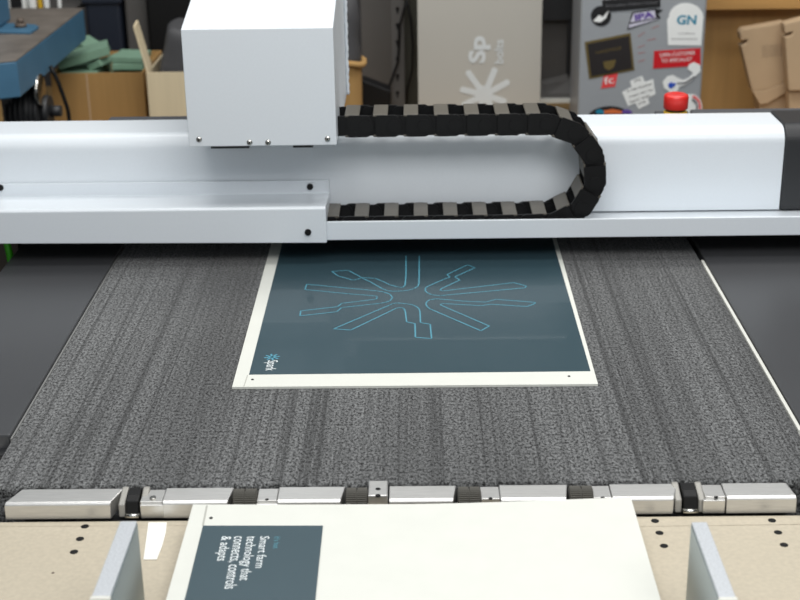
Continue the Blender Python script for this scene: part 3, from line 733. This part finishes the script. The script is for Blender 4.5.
MB().box(-1.6, -1.4, 3.8, 4.0, .56, zb0-.001).build('pedestal', M['blue'], bm_, bevel=.01)
P = [ony(px, py, 3.95) for px, py in ((50, 66), (54, 73), (59, 84), (64, 98), (68, 110), (70, 126), (71, 150))]
MB().tube(P, .006).build('power_cord', M['black'], bm_)

# --- cardboard boxes
def open_box(name, x0, x1, y0, y1, z0, z1, m_, lab, t=.006):
    th_ = thing(name, ((x0+x1)/2, (y0+y1)/2, z0), lab, 'cardboard box')
    mb = MB(); mb.box(x0, x1, y0, y0+t, z0, z1); mb.box(x0, x1, y1-t, y1, z0, z1); mb.box(x0, x0+t, y0+t, y1-t, z0, z1); mb.box(x1-t, x1, y0+t, y1-t, z0, z1); mb.box(x0+t, x1-t, y0+t, y1-t, z0, z0+t)
    mb.build('box_body', m_, th_); return th_
Y1 = 4.42
bx0 = ony(53, 100, Y1).x; bx1 = ony(145, 100, Y1).x; bz1 = ony(100, 73, Y1).z
b1 = open_box('cardboard_box', bx0, bx1, Y1, Y1+.36, BZ+.001, bz1, M['card'], 'brown cardboard box full of green foam blocks')
cxm = (bx0+bx1)/2
MB().box(cxm-.035, cxm-.03, Y1-.0015, Y1-.0003, BZ+.002, bz1-.002).build('seam', M['kraft'], b1)
zi = BZ+.008
# green blocks in two piles
lh = (bz1-zi)
def block(x, y, z, sx, sy, sz, rx_, ry_, rz_, lab):
    mb = MB(); mb.box(-sx/2, sx/2, -sy/2, sy/2, 0, sz)
    o = mb.build('foam_block', M['green'], bevel=.002); o.location = (x, y, z); o.rotation_euler = (R(rx_), R(ry_), R(rz_))
    return tag(o, lab, 'foam block', 'green foam blocks in the box')
block(bx0+.075, Y1+.16, zi, .12, .26, lh-.01, 0, 0, 0, 'green foam block standing lowest at the left of the brown box')
block(bx0+.085, Y1+.13, bz1+.020, .17, .12, .030, 0, -14, 12, 'pale green foam block lying tilted on top, left in the brown box')
block(bx0+.075, Y1+.26, bz1+.026, .10, .08, .022, 0, 22, -30, 'small green foam block poking up behind the tilted one')
block(bx1-.068, Y1+.16, zi, .11, .26, lh-.018, 0, 0, 0, 'green foam block standing lowest at the right of the brown box')
block(bx1-.066, Y1+.13, bz1-.006, .100, .12, .020, 0, 2, 4, 'green foam block second from the top of the right pile')
block(bx1-.060, Y1+.14, bz1+.016, .100, .13, .018, 0, 2, -3, 'green foam block on top of the right pile in the box')
block(bx1-.145, Y1+.16, bz1-.004, .05, .16, .022, 0, -24, -18, 'narrow green foam block wedged between the two piles')
Y2 = 4.30
cx_0 = ony(148.5, 100, Y2).x; cx_1 = cx_0+.30; cz0 = ony(160, 113, Y2).z; cz1 = ony(160, 72.5, Y2).z
b2 = open_box('cardboard_box', cx_0, cx_1, Y2, Y2+.30, BZ+.018, cz1, M['cardpale'], 'pale open cardboard box with raised side flap holding a grey bag')
fz = ony(137, 25, Y2+.1).z
MB().prism([V((cx_0, Y2+.004, cz1)), V((cx_0-.03, Y2+.004, ony(137, 27, Y2).z)), V((cx_0-.034, Y2+.08, ony(146, 19, Y2+.1).z)), V((cx_0+.0, Y2+.08, cz1))], (.006, 0, 0)).build('side_flap', M['cardpale'], b2)
MB().box(cx_0-.01, cx_1, Y2-.01, Y2+.31, BZ+.001, BZ+.017).build('tray', M['black'], b2)
mb = MB()
bmesh.ops.create_cube(mb.b, size=1)
bmesh.ops.subdivide_edges(mb.b, edges=mb.b.edges[:], cuts=5, use_grid_fill=True)
for v_ in mb.b.verts:
    x, y, z = v_.co; v_.co = V((x*(.25-.10*max(0, z)), y*.22, z*.34)) + V((.010*math.sin(z*9+y*5), 0, .012*math.sin(x*11)))
bg = mb.build('grey_bag', M['bag']); bg.location = (cx_0+.155, Y2+.15, BZ+.20+.01)
sm = bg.modifiers.new('smooth', 'SUBSURF'); sm.levels = 2; sm.render_levels = 2
for pl_ in bg.data.polygons: pl_.use_smooth = True
tag(bg, 'dark grey fabric bag stuffed upright into the pale cardboard box', 'bag')

# --- dark bin, case and added dark backdrop at the back left
nb_ = thing('storage_bin', (ony(108, 20, 5.1).x, 5.1, BZ), 'dark navy plastic storage bin behind the brown cardboard box', 'storage bin')
xa = ony(86, 20, 5.0).x; xb = ony(121, 20, 5.0).x
MB().box(xa, xb, 5.0, 5.25, BZ+.001, 1.42).build('bin_body', M['navy'], nb_, bevel=.012)
MB().box(xa-.008, xb+.008, 4.99, 5.26, .96, .98).build('rim', M['navy'], nb_, bevel=.004)
xa2 = xb+.012; xb2 = ony(150, 20, 5.0).x
gb = MB().box(xa2, xb2-.006, 5.02, 5.25, BZ+.001, 1.5).build('grey_case', M['greysteel'], bevel=.01)
tag(gb, 'tall dark grey case beside the navy bin', 'case')
xa4 = ony(147, 20, 4.95).x
tag(MB().box(xa4, xa4+.33, 4.95, 5.2, BZ+.001, 1.5).build('dark_backdrop', M['black'], bevel=.01), 'tall black backdrop added to darken the space behind the pale open cardboard box', 'backdrop')  # added block, makes the background past the bag near-black
# small bottles and boxes beyond the blue machine
ZI = .95
shf = MB().box(-2.0, ony(70, 5, 4.9).x, 4.85, 5.2, ZI-.02, ZI).build('wall_shelf', M['greysteel'])
tag(shf, 'grey shelf just above and beyond the blue machine table', 'shelf')
items = ((10, 26, 's_white', 'white box with a dark front on the shelf beyond the blue machine'), (27, 35, 's_white', 'white bottle on the shelf beyond the blue machine'),
         (36, 41, 'yellow', 'yellow bottle on the shelf beyond the blue machine'), (42, 48, 's_white', 'slim white bottle right of the yellow one'), (56, 60, 's_white', 'slim white bottle at the right end of the shelf'))
for a_, b2_, mm, lb in items:
    xa3 = ony(a_, 3, 4.95).x; xb3 = ony(b2_, 3, 4.95).x; cxx = (xa3+xb3)/2; rr_ = (xb3-xa3)/2
    if b2_-a_ > 12:
        t = thing('small_box', (cxx, 4.95, ZI), lb, 'box', 'items on the far shelf')
        MB().box(xa3, xb3, 4.93, 5.02, ZI+.001, ZI+.14).build('box_body', M[mm], t, bevel=.003)
        MB().box(xa3+.008, xb3-.008, 4.926, 4.929, ZI+.01, ZI+.10).build('dark_front', M['s_black'], t)
    else:
        t = thing('bottle', (cxx, 4.97, ZI), lb, 'bottle', 'items on the far shelf')
        MB().lathe((cxx, 4.97, ZI+.001), [(rr_*.95, 0), (rr_, .004), (rr_, .10), (rr_*.5, .12), (rr_*.4, .13)], 20).build('bottle_body', M[mm], t)
        MB().lathe((cxx, 4.97, ZI+.132), [(rr_*.5, 0), (rr_*.5, .02)], 16).build('cap', M['s_black'], t)

# --- centre: paper sack, slotted upright, dark panel, cable
sk = thing('paper_sack', (ony(352, 80, 4.3).x, 4.3, BZ), 'narrow ochre paper sack with rolled rim holding a grey plastic liner', 'sack')
c0 = ony(349, 90, 4.3); w0 = (ony(363, 90, 4.3).x-c0.x)
zrim = ony(352, 62, 4.3).z
MB().lathe((c0.x, 4.3, BZ+.001), [(w0*.85, 0), (w0*.9, .05), (w0*.95, zrim-BZ-.02), (w0*1.0, zrim-BZ)], 32).build('sack_body', M['card'], sk)
pts = [(c0.x+(w0*1.12)*math.cos(t), 4.3+(w0*1.12)*math.sin(t), zrim+.004*math.sin(3*t)) for t in [2*math.pi*k/40 for k in range(41)]]
MB().tube(pts, .010).build('rolled_rim', M['card'], sk)
MB().lathe((c0.x, 4.3, zrim-.02), [(w0*.8, 0), (w0*.95, .04), (w0*.75, .10), (w0*.9, .16), (w0*.6, .26)], 24).build('plastic_liner', M['bag'], sk)
ux0 = ony(392, 60, 4.6).x; ux1 = ony(404.5, 60, 4.6).x
upr = thing('slotted_upright', ((ux0+ux1)/2, 4.6, BZ), 'grey slotted shelving upright with keyhole slots left of the beige sheet', 'shelf upright')
MB().box(ux0, ux1, 4.6, 4.63, BZ+.001, 1.6).build('upright', M['greysteel'], upr, bevel=.001)
for py in (-8, 10, 26, 43, 60, 77, 94):
    p = ony(397.5, py, 4.6)
    mb = MB(); mb.cyl(p+V((0, .0, .004)), p+V((0, -.0006, .004)), .0065, 14); mb.box(p.x-.003, p.x+.003, 4.5994, 4.6, p.z-.012, p.z+.004)
    mb.build('keyhole_slot', M['hole'], upr)
gp = MB().box(ony(404.5, 60, 4.66).x, ony(419, 60, 4.66).x, 4.66, 4.68, BZ+.001, 1.6).build('grey_post', mat('green_grey_paint', (62, 62, 54), .6))
tag(gp, 'dark post between the slotted upright and the beige sheet', 'post')
dp = MB().box(ony(362, 60, 4.9).x, ony(393, 60, 4.9).x, 4.9, 4.92, BZ+.001, 1.6).build('metal_sheet', M['greysteel'])
tag(dp, 'dark grey panel standing between the paper sack and the slotted upright', 'metal sheet')
P = [ony(px, py, 4.585) for px, py in ((410, -6), (404, 10), (399.5, 27), (399, 45), (398, 62), (393, 76), (388, 90), (387, 108), (386, 119))]
tag(MB().tube(P, .0045).build('black_cable', M['black']), 'black cable hanging down over the slotted upright', 'cable')
P = [ony(px, py, 4.62) for px, py in ((406, -6), (411, 20), (413, 45), (412, 70), (407, 90), (405.5, 119))]
tag(MB().tube(P, .0035).build('black_cable', M['black']), 'thin black cable hanging between the slotted upright and the beige sheet', 'cable')
wg = [ony(px, py, 4.5) for px, py in ((362, 80), (391, 91), (391, 120), (362, 120))]
tag(MB().prism(wg, (0, .08, 0)).build('black_case', M['black'], bevel=.004), 'black sloping case low between the paper sack and the slotted upright', 'case')
